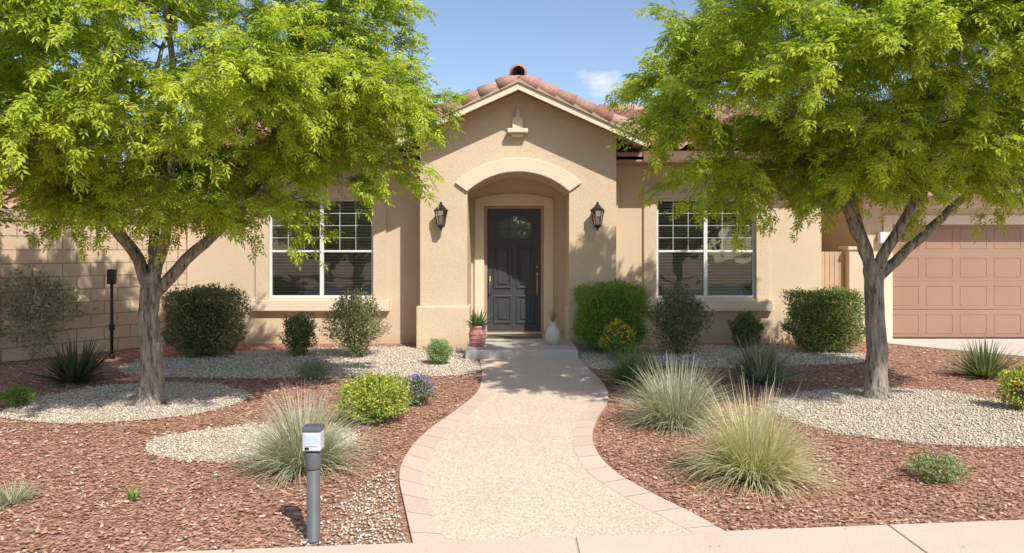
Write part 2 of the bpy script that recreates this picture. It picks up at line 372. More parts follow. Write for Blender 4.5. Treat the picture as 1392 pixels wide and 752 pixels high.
# ------------------------------------------------------------ house
H=group('stucco_house',(0,13,0))
YF=11.85; YW=12.6; YD=13.0; CX=.10; HO=.82; HP=1.58
xl,xr=CX-HP,CX+HP; ol,orr=CX-HO,CX+HO
apexz=4.15; sl=.45; topc=apexz-sl*HP
def arch(cx,half,zs,zt,n=20):
    h=zt-zs; R=(half*half+h*h)/(2*h); zc=zt-R; a0=math.asin(half/R)
    return [(cx+R*math.sin(a),zc+R*math.cos(a)) for a in [a0-2*a0*i/n for i in range(n+1)]]
zs,zt=2.54,2.86
ar=arch(CX,HO,zs,zt)
outline=[(xl,0),(xl,topc),(CX,apexz),(xr,topc),(xr,0),(orr,0)]+ar+[(ol,0)]
prism('portico_wall',outline,YF,YD,'stucco',H)
o1=arch(CX,1.02,2.68,3.08); i1=arch(CX,HO,zs,zt)
prism('arch_trim',o1+[(ol,zs)]+i1[::-1][1:],YF-.05,YF-.001,'trim',H,bevel=.01)
for a,b in ((xl-.06,ol+.04),(orr-.04,xr+.06)):
    box('column_base',a,b,YF-.06,YF+.4,0,.70,'stucco',H,bevel=.025)
DL,DR=-.44,.51; DZ0,DZ1=.15,2.33
boxes('entry_wall',[(ol,DL-.05,YD,YD+.2,0,3.0),(DR+.05,orr,YD,YD+.2,0,3.0),(DL-.05,DR+.05,YD,YD+.2,DZ1+.05,3.0)],'stucco',H)
tr_o=[(DL-.22,.15),(DL-.22,2.5)]+[(x,z) for x,z in arch((DL+DR)/2,(DR-DL)/2+.22,2.5,2.60,10)[::-1]][1:-1]+[(DR+.22,2.5),(DR+.22,.15),(DR+.05,.15),(DR+.05,DZ1+.05),(DL-.05,DZ1+.05),(DL-.05,.15)]
prism('door_surround',tr_o,YD-.05,YD-.001,'trim',H,bevel=.008)
boxes('door_frame',[(DL-.049,DL,YD+.02,YD+.12,.15,DZ1+.049),(DR,DR+.049,YD+.02,YD+.12,.15,DZ1+.049),(DL,DR,YD+.02,YD+.12,DZ1,DZ1+.049)],'fascia',H,bevel=.004)
dc=(DL+DR)/2; yd=YD+.06
gl_z0,gl_z1,gl_zt,gw=1.80,2.08,2.20,.30
ga=arch(dc,gw,gl_z1,gl_zt,12)
box('door_lower',DL+.004,DR-.004,yd,yd+.05,DZ0+.005,gl_z0,'door',H)
prism('door_upper',[(DL+.004,gl_z0),(DL+.004,DZ1-.004),(DR-.004,DZ1-.004),(DR-.004,gl_z0),(dc+gw,gl_z0)]+ga+[(dc-gw,gl_z0)],yd,yd+.05,'door',H)
box('door_glass',dc-gw-.02,dc+gw+.02,yd+.02,yd+.026,gl_z0-.02,gl_zt+.02,'glass',H)
box('hall_wall',dc-.46,dc+.46,yd+.12,yd+.2,.2,2.3,'blind',H)
mo=arch(dc,gw+.03,gl_z1,gl_zt+.03,12)
prism('door_light_moulding',[(dc+gw,gl_z0)]+[(x,z) for x,z in ga]+[(dc-gw,gl_z0),(dc-gw-.03,gl_z0-.03)]+mo[::-1]+[(dc+gw+.03,gl_z0-.03)],yd-.018,yd+.001,'door',H)
box('door_light_rail',dc-gw-.03,dc+gw+.03,yd-.019,yd-.0,gl_z0-.03,gl_z0,'door',H)
boxes('door_muntins',[(dc-.105,dc-.095,yd+.004,yd+.018,gl_z0,gl_z1+.1),(dc+.095,dc+.105,yd+.004,yd+.018,gl_z0,gl_z1+.1),(dc-gw,dc+gw,yd+.004,yd+.017,gl_z0+.17,gl_z0+.18)],'door',H)
def rpanel(x0,x1,z0,z1):
    t=.035
    L=[(x0,x1,yd-.022,yd+.0,z0,z0+t),(x0,x1,yd-.022,yd+.0,z1-t,z1),(x0,x0+t,yd-.022,yd+.0,z0+t,z1-t),(x1-t,x1,yd-.022,yd+.0,z0+t,z1-t)]
    boxes('door_panel_moulding',L,'door',H,bevel=.009)
    box('door_panel',x0+.075,x1-.075,yd-.018,yd+.0,z0+.075,z1-.075,'door',H,bevel=.014)
for x0,x1 in ((dc-.36,dc-.04),(dc+.04,dc+.36)):
    rpanel(x0,x1,.92,1.68); rpanel(x0,x1,.30,.80)
tubes('door_handle',[([(DR-.06,yd-.01,1.15),(DR-.06,yd-.07,1.12),(DR-.06,yd-.075,1.0),(DR-.06,yd-.06,.85),(DR-.06,yd-.01,.82)],[.014,.013,.012,.013,.014]),
 ([(DR-.06,yd+.0,1.3),(DR-.06,yd-.03,1.3)],[.03,.028]),
 ([(DL+.05,yd-.01,1.12),(DL+.05,yd-.07,1.10),(DL+.05,yd-.075,.98),(DL+.05,yd-.06,.84),(DL+.05,yd-.01,.82)],[.014,.013,.012,.013,.014])],'brass',H)
box('escutcheon',DR-.078,DR-.042,yd-.008,yd,.80,1.2,'brass',H,bevel=.004)
box('threshold',DL,DR,YD-.05,YD+.06,.151,.168,'brass',H)
box('porch_step',ol+.04,orr+.04-.001,10.67,YF-.065,0,.15,'concrete',H,bevel=.015)
box('porch_floor',ol+.001,orr-.001,YF-.064,YD+.2,.0,.15,'concrete',H)
def wing(x0,x1,wx0,wx1,wz0,wz1,top,seed):
    boxes('wing_wall',[(x0,wx0,YW,YW+.25,0,top),(wx1,x1,YW,YW+.25,0,top),(wx0,wx1,YW,YW+.25,0,wz0),(wx0,wx1,YW,YW+.25,wz1,top)],'stucco',H)
    s=.22
    boxes('window_surround',[(wx0-s,wx0,YW-.05,YW-.001,wz0-.02,wz1+s),(wx1,wx1+s,YW-.05,YW-.001,wz0-.02,wz1+s),(wx0,wx1,YW-.05,YW-.001,wz1,wz1+s)],'stucco',H,bevel=.006)
    box('window_sill',wx0-s-.06,wx1+s+.06,YW-.11,YW-.001,wz0-.22,wz0-.025,'trim',H,bevel=.012)
    yf=YW+.02; mid=(wx0+wx1)/2; zm=wz0+(wz1-wz0)*.47; t=.04
    fr=[(wx0,wx0+t,yf,yf+.06,wz0,wz1),(wx1-t,wx1,yf,yf+.06,wz0,wz1),(wx0+t,wx1-t,yf,yf+.06,wz0,wz0+t),(wx0+t,wx1-t,yf,yf+.06,wz1-t,wz1),(mid-.032,mid+.032,yf-.004,yf+.06,wz0+t,wz1-t),
        (wx0+t,mid-.032,yf+.004,yf+.055,zm-.018,zm+.018),(mid+.032,wx1-t,yf+.004,yf+.055,zm-.018,zm+.018)]
    boxes('window_frame',fr,'white',H,bevel=.004)
    mu=[]
    for a,b in ((wx0+t,mid-.032),(mid+.032,wx1-t)):
        for k in (1,2): 
            xx=a+(b-a)*k/3; mu.append((xx-.0042,xx+.0042,yf+.026,yf+.032,zm+.02,wz1-t))
        for k in range(1,4): 
            z=zm+.02+(wz1-t-zm-.02)*k/4; mu.append((a,b,yf+.0255,yf+.0325,z-.0042,z+.0042))
    boxes('window_grilles',mu,'grille',H)
    box('window_glass',wx0+.02,wx1-.02,yf+.034,yf+.038,wz0+.02,wz1-.02,'glass',H)
    V=[];Fc=[];rr=random.Random(seed)
    for a,b in ((wx0+.03,mid-.02),(mid+.02,wx1-.03)):
        z=wz0+.05; sag=rr.uniform(-.003,.003)
        while z<wz1-.03:
            o=len(V); j=rr.uniform(-.002,.002)
            V+=[(a,yf+.062,z-.020+j),(b,yf+.062,z-.020+j+sag),(b,yf+.085,z+.020+sag),(a,yf+.085,z+.020)]; Fc.append((o,o+1,o+2,o+3)); z+=.052
    pymesh('blinds',V,Fc,M['blind'],H)
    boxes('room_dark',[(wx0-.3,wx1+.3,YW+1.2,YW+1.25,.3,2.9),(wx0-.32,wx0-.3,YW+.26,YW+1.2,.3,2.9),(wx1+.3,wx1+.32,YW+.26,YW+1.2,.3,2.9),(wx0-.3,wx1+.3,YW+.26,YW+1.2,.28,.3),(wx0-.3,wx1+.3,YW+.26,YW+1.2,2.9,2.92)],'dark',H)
WZ0,WZ1=.78,2.48; TOP=3.12
wing(-5.56,xl,-4.16,-2.37,WZ0,WZ1,TOP,1)
wing(xr,5.30,2.47,4.17,WZ0,WZ1,TOP,2)
prism('gable_back',[(-5.56,0),(5.30,0),(5.30,3.1),(-5.56,3.1)],20.0,20.25,'stucco',H)
for x0,x1 in ((-5.56,-5.31),(5.05,5.30)):
    V=[(x0,YW+.25,0),(x0,20,0),(x0,20,3.1),(x0,16.3,4.45),(x0,YW+.25,3.12)]; V+=[(x1,y,z) for _,y,z in V]
    o=pymesh('side_wall',V,[(0,1,2,3,4),(9,8,7,6,5),(0,5,6,1),(1,6,7,2),(2,7,8,3),(3,8,9,4),(4,9,5,0)],M['stucco'],H); fixn(o)
tilepal=[(.40,.205,.145),(.47,.265,.20),(.34,.165,.12),(.52,.32,.25),(.42,.225,.17),(.27,.13,.10)]
def tileroof(name,O,U,Vv,W,L,parent,dark=1.0):
    O,U,Vv=[np.array(a,float) for a in (O,U,Vv)]; U/=np.linalg.norm(U); Vv/=np.linalg.norm(Vv); Nn=np.cross(U,Vv); 
    if Nn[2]<0: Nn=-Nn
    tw=.29; nt_=max(1,int(round(W/tw))); tw=W/nt_; per=8; nu=nt_*per+1
    nc=max(1,int(round(L/.36))); cl=L/nc
    ts=(np.arange(nu)%per)/per; prof=np.where(ts<.65,np.sin(ts/.65*np.pi)**.8*.065,-.012*np.sin((ts-.65)/.35*np.pi))
    V=[];C=[]
    tid=np.minimum(np.arange(nu)//per,nt_-1)
    for c in range(nc):
        rc=np.array([random.choice(tilepal) for _ in range(nt_)])*rng.uniform(.85,1.15,(nt_,1))*dark
        js=rng.normal(0,.006,nt_)
        for e in (0,1):
            v=(c+e)*cl; h=.035*(1-e)+prof*(1 if e==0 else .82)
            pts=O[None]+U[None]*(np.arange(nu)*tw/per)[:,None]+Vv[None]*(v+(js[tid] if e==0 else 0*js[tid]))[:,None]+Nn[None]*h[:,None]
            V.append(pts); C.append(rc[tid])
    V=np.concatenate(V);C=np.concatenate(C); R=2*nc
    i,j=np.meshgrid(np.arange(R-1),np.arange(nu-1),indexing='ij'); a=(i*nu+j).ravel()
    Fc=np.c_[a,a+1,a+nu+1,a+nu]
    return npmesh(name,V,Fc,M['tile'],parent,cols=C)
ez,ey=3.16,12.05; ry,rz=16.3,4.60
rx0,rx1=-6.0,5.72
Ls=math.hypot(rz-ez,ry-ey)
tileroof('main_roof_tiles',(rx0,ey-.03,ez+.07),(1,0,0),(0,ry-ey,rz-ez),rx1-rx0,Ls,H)
tileroof('main_roof_back',(rx0,2*ry-ey,ez+.07),(1,0,0),(0,-(ry-ey),rz-ez),rx1-rx0,Ls,H)
for sgn in (1,-1):
    V=[]
    for x in (rx0+.02,rx1-.02):
        for y,z in ((ey,ez-.03),(ry,rz-.03),(ry,rz+.04),(ey,ez+.04)):
            V.append((x,ry+sgn*(y-ry),z))
    o=pymesh('roof_deck',V,[(0,1,2,3),(7,6,5,4),(0,4,5,1),(1,5,6,2),(2,6,7,3),(3,7,4,0)],M['soffit'],H); fixn(o)
box('eave_fascia',rx0,xl-.5,ey-.03,ey-.001,ez-.12,ez+.06,'darkfascia',H)
box('eave_fascia',xr+.47,rx1,ey-.03,ey-.001,ez-.12,ez+.06,'darkfascia',H)
boxes('soffit',[(rx0,xl,ey,YW,ez-.11,ez-.08),(xr,rx1,ey,YW,ez-.11,ez-.08)],'soffit',H)
tubes('main_ridge_tiles',[([(x,ry,rz+.1),(x+.42,ry,rz+.09)],[.13,.105]) for x in np.arange(rx0,rx1-.3,.36)],'tile',H,10,cols=[random.choice(tilepal) for x in np.arange(rx0,rx1-.3,.36)])
hw=1.97; y0=YF-.42; y1=15.3
for s in (-1,1):
    pts=[(CX,apexz+.005),(CX+s*hw,apexz-sl*hw),(CX+s*hw,apexz-sl*hw+.07),(CX,apexz+.10)]
    prism('portico_deck',pts,y0,y1,'soffit',H)
    prism('barge_board',[(CX,apexz-.06),(CX+s*(hw+.01),apexz-sl*(hw+.01)-.06),(CX+s*(hw+.01),apexz-sl*(hw+.01)+.075),(CX,apexz+.085)],y0-.03,y0-.002,'trim',H)
    prism('barge_drip',[(CX,apexz+.05),(CX+s*(hw+.01),apexz-sl*(hw+.01)+.04),(CX+s*(hw+.01),apexz-sl*(hw+.01)+.10),(CX,apexz+.11)],y0-.06,y0-.031,'fascia',H)
    box('portico_fascia',min(CX+s*hw,CX+s*(hw+.025)),max(CX+s*hw,CX+s*(hw+.025)),y0,y1-2.4,apexz-sl*hw-.07,apexz-sl*hw+.075,'darkfascia',H)
    L=math.hypot(hw,sl*hw)
    tileroof('portico_tiles',(CX+s*(hw+.03),y0+.12,apexz-sl*hw+.09),(0,1,0),(-s*hw,0,sl*hw),y1-y0-.12,L,H)
    T=[];Cc=[]; n=7; dirv=Vector((-s*hw,0,sl*hw)).normalized(); st=Vector((CX+s*(hw+.05),y0+.03,apexz-sl*hw+.12))
    for k in range(n):
        a=st+dirv*(k*(L+.02)/n); b=a+dirv*((L+.02)/n+.05)
        T.append(([a,a+dirv*.004,b],[.085,.118,.092])); Cc.append([x*random.uniform(.9,1.1)*1.0 for x in random.choice(tilepal[:5])])
    tubes('rake_tiles',T,'tile',H,14,cols=Cc)
rt=[];rc=[]
for k in range(10):
    ya=y0-.06+k*.36; rt.append(([(CX,ya,apexz+.20),(CX,ya+.01,apexz+.20),(CX,ya+.42,apexz+.19)],[.10,.135,.11])); rc.append(random.choice(tilepal[:5]))
tubes('ridge_tiles',rt,'tile',H,14,cols=rc)
gx=CX-.01
box('ornament_shelf',gx-.165,gx+.165,YF-.16,YF-.001,3.47,3.54,'trim',H,bevel=.012)
box('ornament_corbel',gx-.10,gx+.10,YF-.10,YF-.001,3.41,3.469,'trim',H,bevel=.02)
prism('ornament_block',[(gx-.085,3.541),(gx-.085,3.68),(gx-.06,3.73),(gx+.06,3.73),(gx+.085,3.68),(gx+.085,3.541)],YF-.11,YF-.001,'trim',H,bevel=.01)
lathe('ornament_finial',[(.06,0),(.045,.03),(.05,.07),(.035,.11),(.012,.14),(.002,.145)],(gx,YF-.055,3.73),'trim',H,16)
GX0=6.25; YG=13.1; gd0,gd1,gz=6.76,11.64,2.06
boxes('garage_wall',[(GX0,gd0,YG,YG+.25,0,2.62),(gd1,13.5,YG,YG+.25,0,2.62),(gd0,gd1,YG,YG+.25,gz,2.62),(GX0,GX0+.25,YG+.25,19,0,2.62),(13.25,13.5,YG+.25,19,0,2.62),(5.301,GX0,15.2,15.4,0,2.62)],'stucco',H)
boxes('garage_trim',[(gd0-.16,gd0,YG-.04,YG-.001,0,gz+.16),(gd1,gd1+.16,YG-.04,YG-.001,0,gz+.16),(gd0,gd1,YG-.04,YG-.001,gz,gz+.16)],'trim',H,bevel=.006)
box('garage_band',GX0-.02,13.52,YG-.06,YG-.001,gz+.28,2.60,'trim',H,bevel=.006)
L=[];Pn=[]
nr,ncl=4,8
for r in range(nr):
    z0=.03+r*(gz-.03)/nr; z1=z0+(gz-.03)/nr-.008
    L.append((gd0,gd1,YG+.10,YG+.15,z0,z1))
    for c in range(ncl):
        w=(gd1-gd0)/ncl; xa=gd0+c*w+.06; xb=gd0+(c+1)*w-.06; t=.02
        Pn+=[(xa,xb,YG+.094,YG+.10,z0+.07,z0+.07+t),(xa,xb,YG+.094,YG+.10,z1-.07-t,z1-.07),(xa,xa+t,YG+.094,YG+.10,z0+.07+t,z1-.07-t),(xb-t,xb,YG+.094,YG+.10,z0+.07+t,z1-.07-t)]
boxes('garage_door_sections',L,'garage',H,bevel=.006); boxes('garage_door_panels',Pn,'garage',H,bevel=.003)
ge,gy=2.66,12.6
Lg=math.hypot(1.0,3.3)
tileroof('garage_roof_tiles',(5.9,gy-.03,ge+.06),(1,0,0),(0,3.3,1.0),8,Lg,H)
tileroof('garage_roof_back',(5.9,gy+6.63,ge+.06),(1,0,0),(0,-3.3,1.0),8,Lg,H)
box('garage_fascia',5.9,13.9,gy-.03,gy-.001,ge-.13,ge+.05,'fascia',H)
box('garage_soffit',5.9,13.9,gy,YG+.24,ge-.04,ge-.02,'soffit',H)
box('garage_lamp',6.5,6.6,YG-.12,YG-.001,1.72,1.92,'white',H,bevel=.01)
def sconce(x,y,z):
    g=group('wall_lantern',(x,y,z))
    box('backplate',x-.05,x+.05,y-.025,y-.0,z-.06,z+.16,'black',g,bevel=.01)
    yc=y-.15
    tubes('arm',[([(x,y-.02,z+.10),(x,y-.06,z+.17),(x,yc,z+.235),(x,yc,z+.20)],[.011,.011,.01,.01]),([(x,y-.02,z-.02),(x,y-.08,z-.16),(x,yc,z-.20)],[.01,.009,.009])],'black',g,8)
    lathe('cap',[(.005,.25),(.02,.235),(.018,.215),(.045,.185),(.075,.15),(.115,.115),(.118,.10),(.09,.098)][::-1],(x,yc,z),'black',g,6,False)
    lathe('glass_body',[(.055,-.125),(.095,.098)],(x,yc,z),'lampglass',g,6,False)
    lathe('bottom',[(.005,-.215),(.018,-.2),(.01,-.185),(.035,-.165),(.065,-.14),(.065,-.122)],(x,yc,z),'black',g,6,False)
    T=[]
    for i in range(6):
        a=2*math.pi*i/6; c,s=math.cos(a),math.sin(a)
        T.append(([(x+.062*c,yc+.062*s,z-.13),(x+.1*c,yc+.1*s,z+.1)],[.006,.006]))
    tubes('bars',T,'black',g,6)
    lathe('candle',[(.016,-.12),(.016,-.02),(.012,-.01),(.012,.03),(.003,.045)],(x,yc,z),'white',g,10)
sconce(-1.13,YF,2.12); sconce(1.36,YF,2.12)

# ------------------------------------------------------------ side walls/gate
def wallseg(name,a,b,h,t=.2):
    a=Vector(a);b=Vector(b);L=(b-a).length; ang=math.atan2(b.y-a.y,b.x-a.x)
    V,Fc=boxvf(0,L,0,t,0,h); V2,F2=boxvf(-.0,L,-.02,t+.02,h,h+.06); Fc=Fc+[tuple(i+8 for i in q) for q in F2]; V=V+V2
    me=bpy.data.meshes.new(name); me.from_pydata(V,[],Fc); me.materials.append(M['block']); me.update()
    o=bpy.data.objects.new(name,me); o.location=(a.x,a.y,0); o.rotation_euler=(0,0,ang); scene.collection.objects.link(o)
    bm=o.modifiers.new('b','BEVEL'); bm.width=.008
    return o
wallseg('block_wall',(-7.35,10.25),(-5.58,12.62),2.02)
wallseg('block_wall',(-14,8.9),(-7.5,10.25),2.02)
box('block_pillar',-7.56,-7.22,10.05,10.39,0,2.16,'stucco',group('wall_pillar',(-7.4,10.2,0)),bevel=.01)
gt=group('side_gate',(5.6,13.0,0))
boxes('gate_boards',[(5.36+i*.085,5.36+i*.085+.08,13.0,13.03,.06,1.57) for i in range(6)],'wood',gt,bevel=.004)
boxes('gate_rails',[(5.36,5.87,13.03,13.06,.3,.4),(5.36,5.87,13.03,13.06,1.2,1.3)],'wood',gt)
pl=group('gate_pillar',(6.06,13,0)); box('pillar',5.89,6.24,12.85,13.2,0,1.6,'stucco',pl,bevel=.01); box('pillar_cap',5.86,6.27,12.82,13.23,1.6,1.66,'stucco',pl,bevel=.01)
nh=group('neighbour_house',(-12,20,0))
box('walls',-18,-8.2,17.6,24,0,2.6,'stucco',nh)
tileroof('roof_front',(-18.5,17.1,2.55),(1,0,0),(0,3.7,1.3),10.9,math.hypot(3.7,1.3),nh)
tileroof('roof_rear',(-18.5,24.5,2.55),(1,0,0),(0,-3.7,1.3),10.9,math.hypot(3.7,1.3),nh)
box('fascia',-18.5,-7.6,17.1,17.14,2.4,2.56,'fascia',nh)

# ------------------------------------------------------------ small items
bx,by=P(426,735)
b=group('path_light_bollard',(bx,by,0))
lathe('post',[(.046,0),(.046,.012),(.036,.016),(.036,.47)],(bx,by,0),'post',b,24)
lathe('collar',[(.041,.40),(.043,.405),(.043,.485),(.041,.49)],(bx,by,0),'post',b,24)
lathe('neck',[(.03,.488),(.03,.505)],(bx,by,0),'black',b,16)
box('head',bx-.05,bx+.05,by-.045,by+.045,.502,.608,'head',b,bevel=.008)
box('head_lid',bx-.053,bx+.053,by-.05,by+.05,.606,.635,'post',b,bevel=.01)
box('head_panel',bx-.034,bx+.034,by-.049,by-.044,.53,.595,'screen',b,bevel=.002)
box('head_tab',bx-.034,bx-.012,by-.051,by-.044,.512,.524,'black',b)
ux,uy=P(152,488)
u=group('utility_post',(ux,uy,0))
lathe('pipe',[(.022,0),(.022,1.1)],(ux,uy,0),'black',u,12); box('meter_box',ux-.055,ux+.055,uy-.04,uy+.04,1.1,1.32,'black',u,bevel=.01)
lathe('valve',[(.035,.42),(.04,.44),(.04,.5),(.03,.52)],(ux,uy,0),'black',u,12)
lathe('conduit_cap',[(.04,.0),(.03,.08)],(ux,uy,0),'black',u,12)
m_=group('door_mat',(.03,12.3,.15)); box('mat',-.42,.50,12.05,12.55,.151,.168,'mat',m_,bevel=.004)

# ------------------------------------------------------------ vegetation
def unit(v): return v/np.maximum(np.linalg.norm(v,axis=1,keepdims=True),1e-9)
def leafquads(c,d,n,L,W,fold=.12):
    d=unit(d); s=unit(np.cross(d,n)); n=np.cross(s,d); L=L[:,None];W=W[:,None]
    return np.stack([c,c+d*L*.45+s*W*.5+n*L*fold,c+d*L,c+d*L*.45-s*W*.5+n*L*fold],1).reshape(-1,3)
def addleaves(name,c,d,n,L,W,col,mat,parent,fold=.12):
    V=leafquads(c,d,n,L,W,fold); m=len(c)
    return npmesh(name,V,np.arange(4*m).reshape(-1,4),M[mat],parent,cols=np.repeat(col,4,0))
def rnorm(n): return unit(rng.normal(0,1,(n,3)))
def palette(cols,n,j=.12):
    cols=np.array(cols); return cols[rng.integers(0,len(cols),n)]*rng.uniform(1-j,1+j,(n,1))

def tree(name,base,limbs,cen,rx,ry_,rzu,rzd,nclump,seed,extra=[]):
    global rng
    rng=np.random.default_rng(seed); random.seed(seed)
    g=group(name,(base[0],base[1],0)); T=[]
    bx,by=base
    nodes=[]
    for pts,rad in limbs:
        P3=[Vector((bx+p[0],by+p[1],p[2])) for p in pts]
        pp=[];rr=[]
        for i in range(len(P3)-1):
            for k in range(4):
                t=k/4; p=P3[i].lerp(P3[i+1],t); 
                if not(i==0 and k==0): p=p+Vector((random.uniform(-1,1),random.uniform(-1,1),0))*.012
                pp.append(p); rr.append(rad[i]*(1-t)+rad[i+1]*t)
        pp.append(P3[-1]); rr.append(rad[-1]); T.append((pp,rr))
        nodes+=[(p,r) for p,r in zip(pp,rr) if p.z>cen[2]-rzd-.25]
    cl=[]
    while len(cl)<nclump:
        q=rng.uniform(-1,1,3); rr=(q[0]**2+q[1]**2)**1.25+abs(q[2])**2.4
        if rr>1 or rr<.10: continue
        if rng.random()>.35+.65*rr: continue
        cl.append(Vector((cen[0]+q[0]*rx,cen[1]+q[1]*ry_,cen[2]+q[2]*(rzu if q[2]>0 else rzd))))
    cl+=[Vector(e) for e in extra]
    order=sorted(cl,key=lambda c:(c-Vector((bx,by,1.8))).length)
    for c in order:
        best=min(nodes,key=lambda nd:(nd[0]-c).length+(0.8 if nd[0].z>c.z+.1 else 0)+.25*max(0,(.02-nd[1])*30))
        a,r=best; r1=min(r*.7,.03); mid=a.lerp(c,.5)+Vector((random.uniform(-.1,.1),random.uniform(-.1,.1),.08+random.uniform(0,.1)))
        q1=a.lerp(mid,.5)+Vector((random.uniform(-.04,.04),)*3)
        pts=[a,q1,mid,mid.lerp(c,.5)+Vector((0,0,.04)),c]; rad=[r1,r1*.85,r1*.65,r1*.45,.004]
        T.append((pts,rad)); nodes+=[(pts[2],rad[2]),(pts[3],rad[3])]
    tubes('trunk_and_branches',T,M['bark'],g,9)
    lathe('root_flare',[(.19,-.03),(.155,.03),(.125,.10),(.105,.2)],(bx,by,0),'bark',g,18)
    per=360; Cc=[];Dd=[];Nn=[];Cl=[];S=[];TW=[]
    cv=Vector(cen)
    for c in cl:
        rr=rng.uniform(.26,.56); m=int(per*(rr/.43)**2)
        out=np.array(c-cv); out/= (np.linalg.norm(out)+1e-6)
        ns=14
        sp=rnorm(ns)+out*.6; sp[:,2]*=.42; sp=unit(sp)
        k=rng.integers(0,ns,m); t=rng.random(m)**.6; sl_=rng.uniform(.65,1.3,ns)
        pos=np.array(c)[None]+sp[k]*(t*rr*sl_[k])[:,None]*1.15+rng.normal(0,.035,(m,3))-np.array([0,0,.14])[None]*(t**2)[:,None]
        dr=sp[k]+rnorm(m)*.7; dr[:,2]-=.5
        nn=rnorm(m)*.5+np.array([0.1,-.35,1.])
        base_c=np.array([(.38,.49,.045),(.49,.58,.05),(.27,.40,.04),(.58,.64,.06),(.19,.31,.035)])
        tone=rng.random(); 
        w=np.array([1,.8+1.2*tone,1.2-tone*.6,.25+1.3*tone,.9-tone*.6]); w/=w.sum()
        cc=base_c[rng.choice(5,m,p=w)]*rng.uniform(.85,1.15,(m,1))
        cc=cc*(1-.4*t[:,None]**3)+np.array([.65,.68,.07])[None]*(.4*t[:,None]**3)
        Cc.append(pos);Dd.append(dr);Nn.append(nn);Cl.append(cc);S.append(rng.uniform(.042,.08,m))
        for a,s_ in zip(sp,sl_): TW.append(([c,c+Vector(a)*rr*.55*s_,c+Vector(a)*rr*1.05*s_-Vector((0,0,.10))],[.005,.004,.002]))
    tubes('twigs',TW,M['bark'],g,4,cap=False)
    c=np.concatenate(Cc);d=unit(np.concatenate(Dd));n=np.concatenate(Nn);col=np.concatenate(Cl);s=np.concatenate(S)
    side=unit(np.cross(d,n)); n=np.cross(side,d)
    A=[];B=[];Lq=[];Wq=[];Nq=[];Kq=[]
    for off,th in ((.75,4),(.4,48),(.4,-50),(.05,66),(.05,-62)):
        a=math.radians(th); dd=d*math.cos(a)+side*math.sin(a)-n*.15
        A.append(c+d*(s*off)[:,None]);B.append(dd);Lq.append(s*(.95 if off>.5 else .8)*rng.uniform(.8,1.2,len(s)));Wq.append(s*rng.uniform(.25,.34,len(s)));Nq.append(n);Kq.append(col)
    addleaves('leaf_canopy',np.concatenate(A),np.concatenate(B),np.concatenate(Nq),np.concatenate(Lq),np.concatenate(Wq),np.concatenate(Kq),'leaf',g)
LB=(-3.74,7.6)
l_limbs=[([(0,0,-.02),(.02,0,.4),(-.01,0,.85),(.0,0,1.18),(.03,0,1.35)],[.135,.11,.098,.1,.07]),
 ([(0,0,1.12),(-.14,.05,1.5),(-.35,-.05,1.85),(-.75,-.25,2.35),(-1.3,-.5,2.9),(-1.9,-.6,3.3)],[.07,.062,.055,.045,.032,.015]),
 ([(0,0,1.15),(-.03,.15,1.6),(-.1,.3,2.1),(-.3,.6,2.8),(-.4,.9,3.6),(-.3,1.1,4.3)],[.062,.055,.048,.04,.03,.015]),
 ([(.02,0,1.2),(.16,-.1,1.55),(.30,-.2,2.0),(.35,-.3,2.6),(.5,-.6,3.4),(.45,-.7,4.5)],[.06,.054,.047,.04,.03,.015]),
 ([(.01,0,1.1),(.35,.05,1.5),(.72,.1,1.85),(1.05,.15,2.2),(1.6,.2,2.75),(2.3,.3,3.3)],[.07,.06,.052,.045,.033,.015]),
 ([(.65,.1,1.8),(.8,.4,2.3),(1.0,.8,2.9),(1.3,1.1,3.6)],[.04,.034,.026,.014]),
 ([(-.35,-.05,1.85),(-.5,.3,2.4),(-.9,.8,3.0),(-1.2,1.1,3.6)],[.04,.034,.026,.014])]
tree('shade_tree',LB,l_limbs,(-3.65,7.4,3.38),2.5,2.1,2.0,1.3,235,5,extra=[(-1.6,7.2,2.3),(-1.35,7.4,2.5),(-5.6,7.3,2.1),(-5.0,7.0,2.0),(-4.6,7.6,2.15),(-2.3,7.2,2.05),(-2.9,7.2,2.1),(-1.25,7.3,3.0),(-1.2,7.3,3.4),(-4.3,7.0,3.2),(-4.1,6.6,2.9),(-2.2,6.8,3.0),(-2.9,7.0,3.1),(-3.2,6.5,2.7),(-2.6,7.6,2.7),(-1.0,7.6,3.1),(-2.2,7.2,2.5),(-1.9,7.0,2.8),(-3.7,6.9,2.3)])
RB=(3.95,7.96)
r_limbs=[([(0,0,-.02),(-.01,0,.5),(-.02,0,1.0),(-.04,0,1.38),(-.05,0,1.5)],[.13,.108,.098,.1,.07]),
 ([(-.04,0,1.32),(-.2,-.05,1.7),(-.4,-.1,2.1),(-.75,-.3,2.6),(-1.2,-.5,3.2),(-1.6,-.6,3.8)],[.068,.06,.052,.042,.03,.015]),
 ([(-.04,0,1.35),(-.1,.2,1.85),(-.12,.4,2.4),(-.2,.6,3.1),(-.3,.7,4.2)],[.06,.052,.045,.035,.016]),
 ([(-.03,0,1.35),(.1,-.1,1.7),(.28,-.2,2.1),(.42,-.3,2.7),(.6,-.5,3.5),(.7,-.6,4.6)],[.065,.058,.05,.042,.03,.015]),
 ([(0,0,1.3),(.3,.05,1.55),(.65,.1,1.85),(1.1,.15,2.25),(1.6,.1,2.8),(2.1,.1,3.4)],[.062,.054,.046,.038,.028,.014]),
 ([(.28,-.2,2.1),(.6,.1,2.6),(.9,.6,3.2),(1.1,.9,3.8)],[.04,.034,.026,.014])]
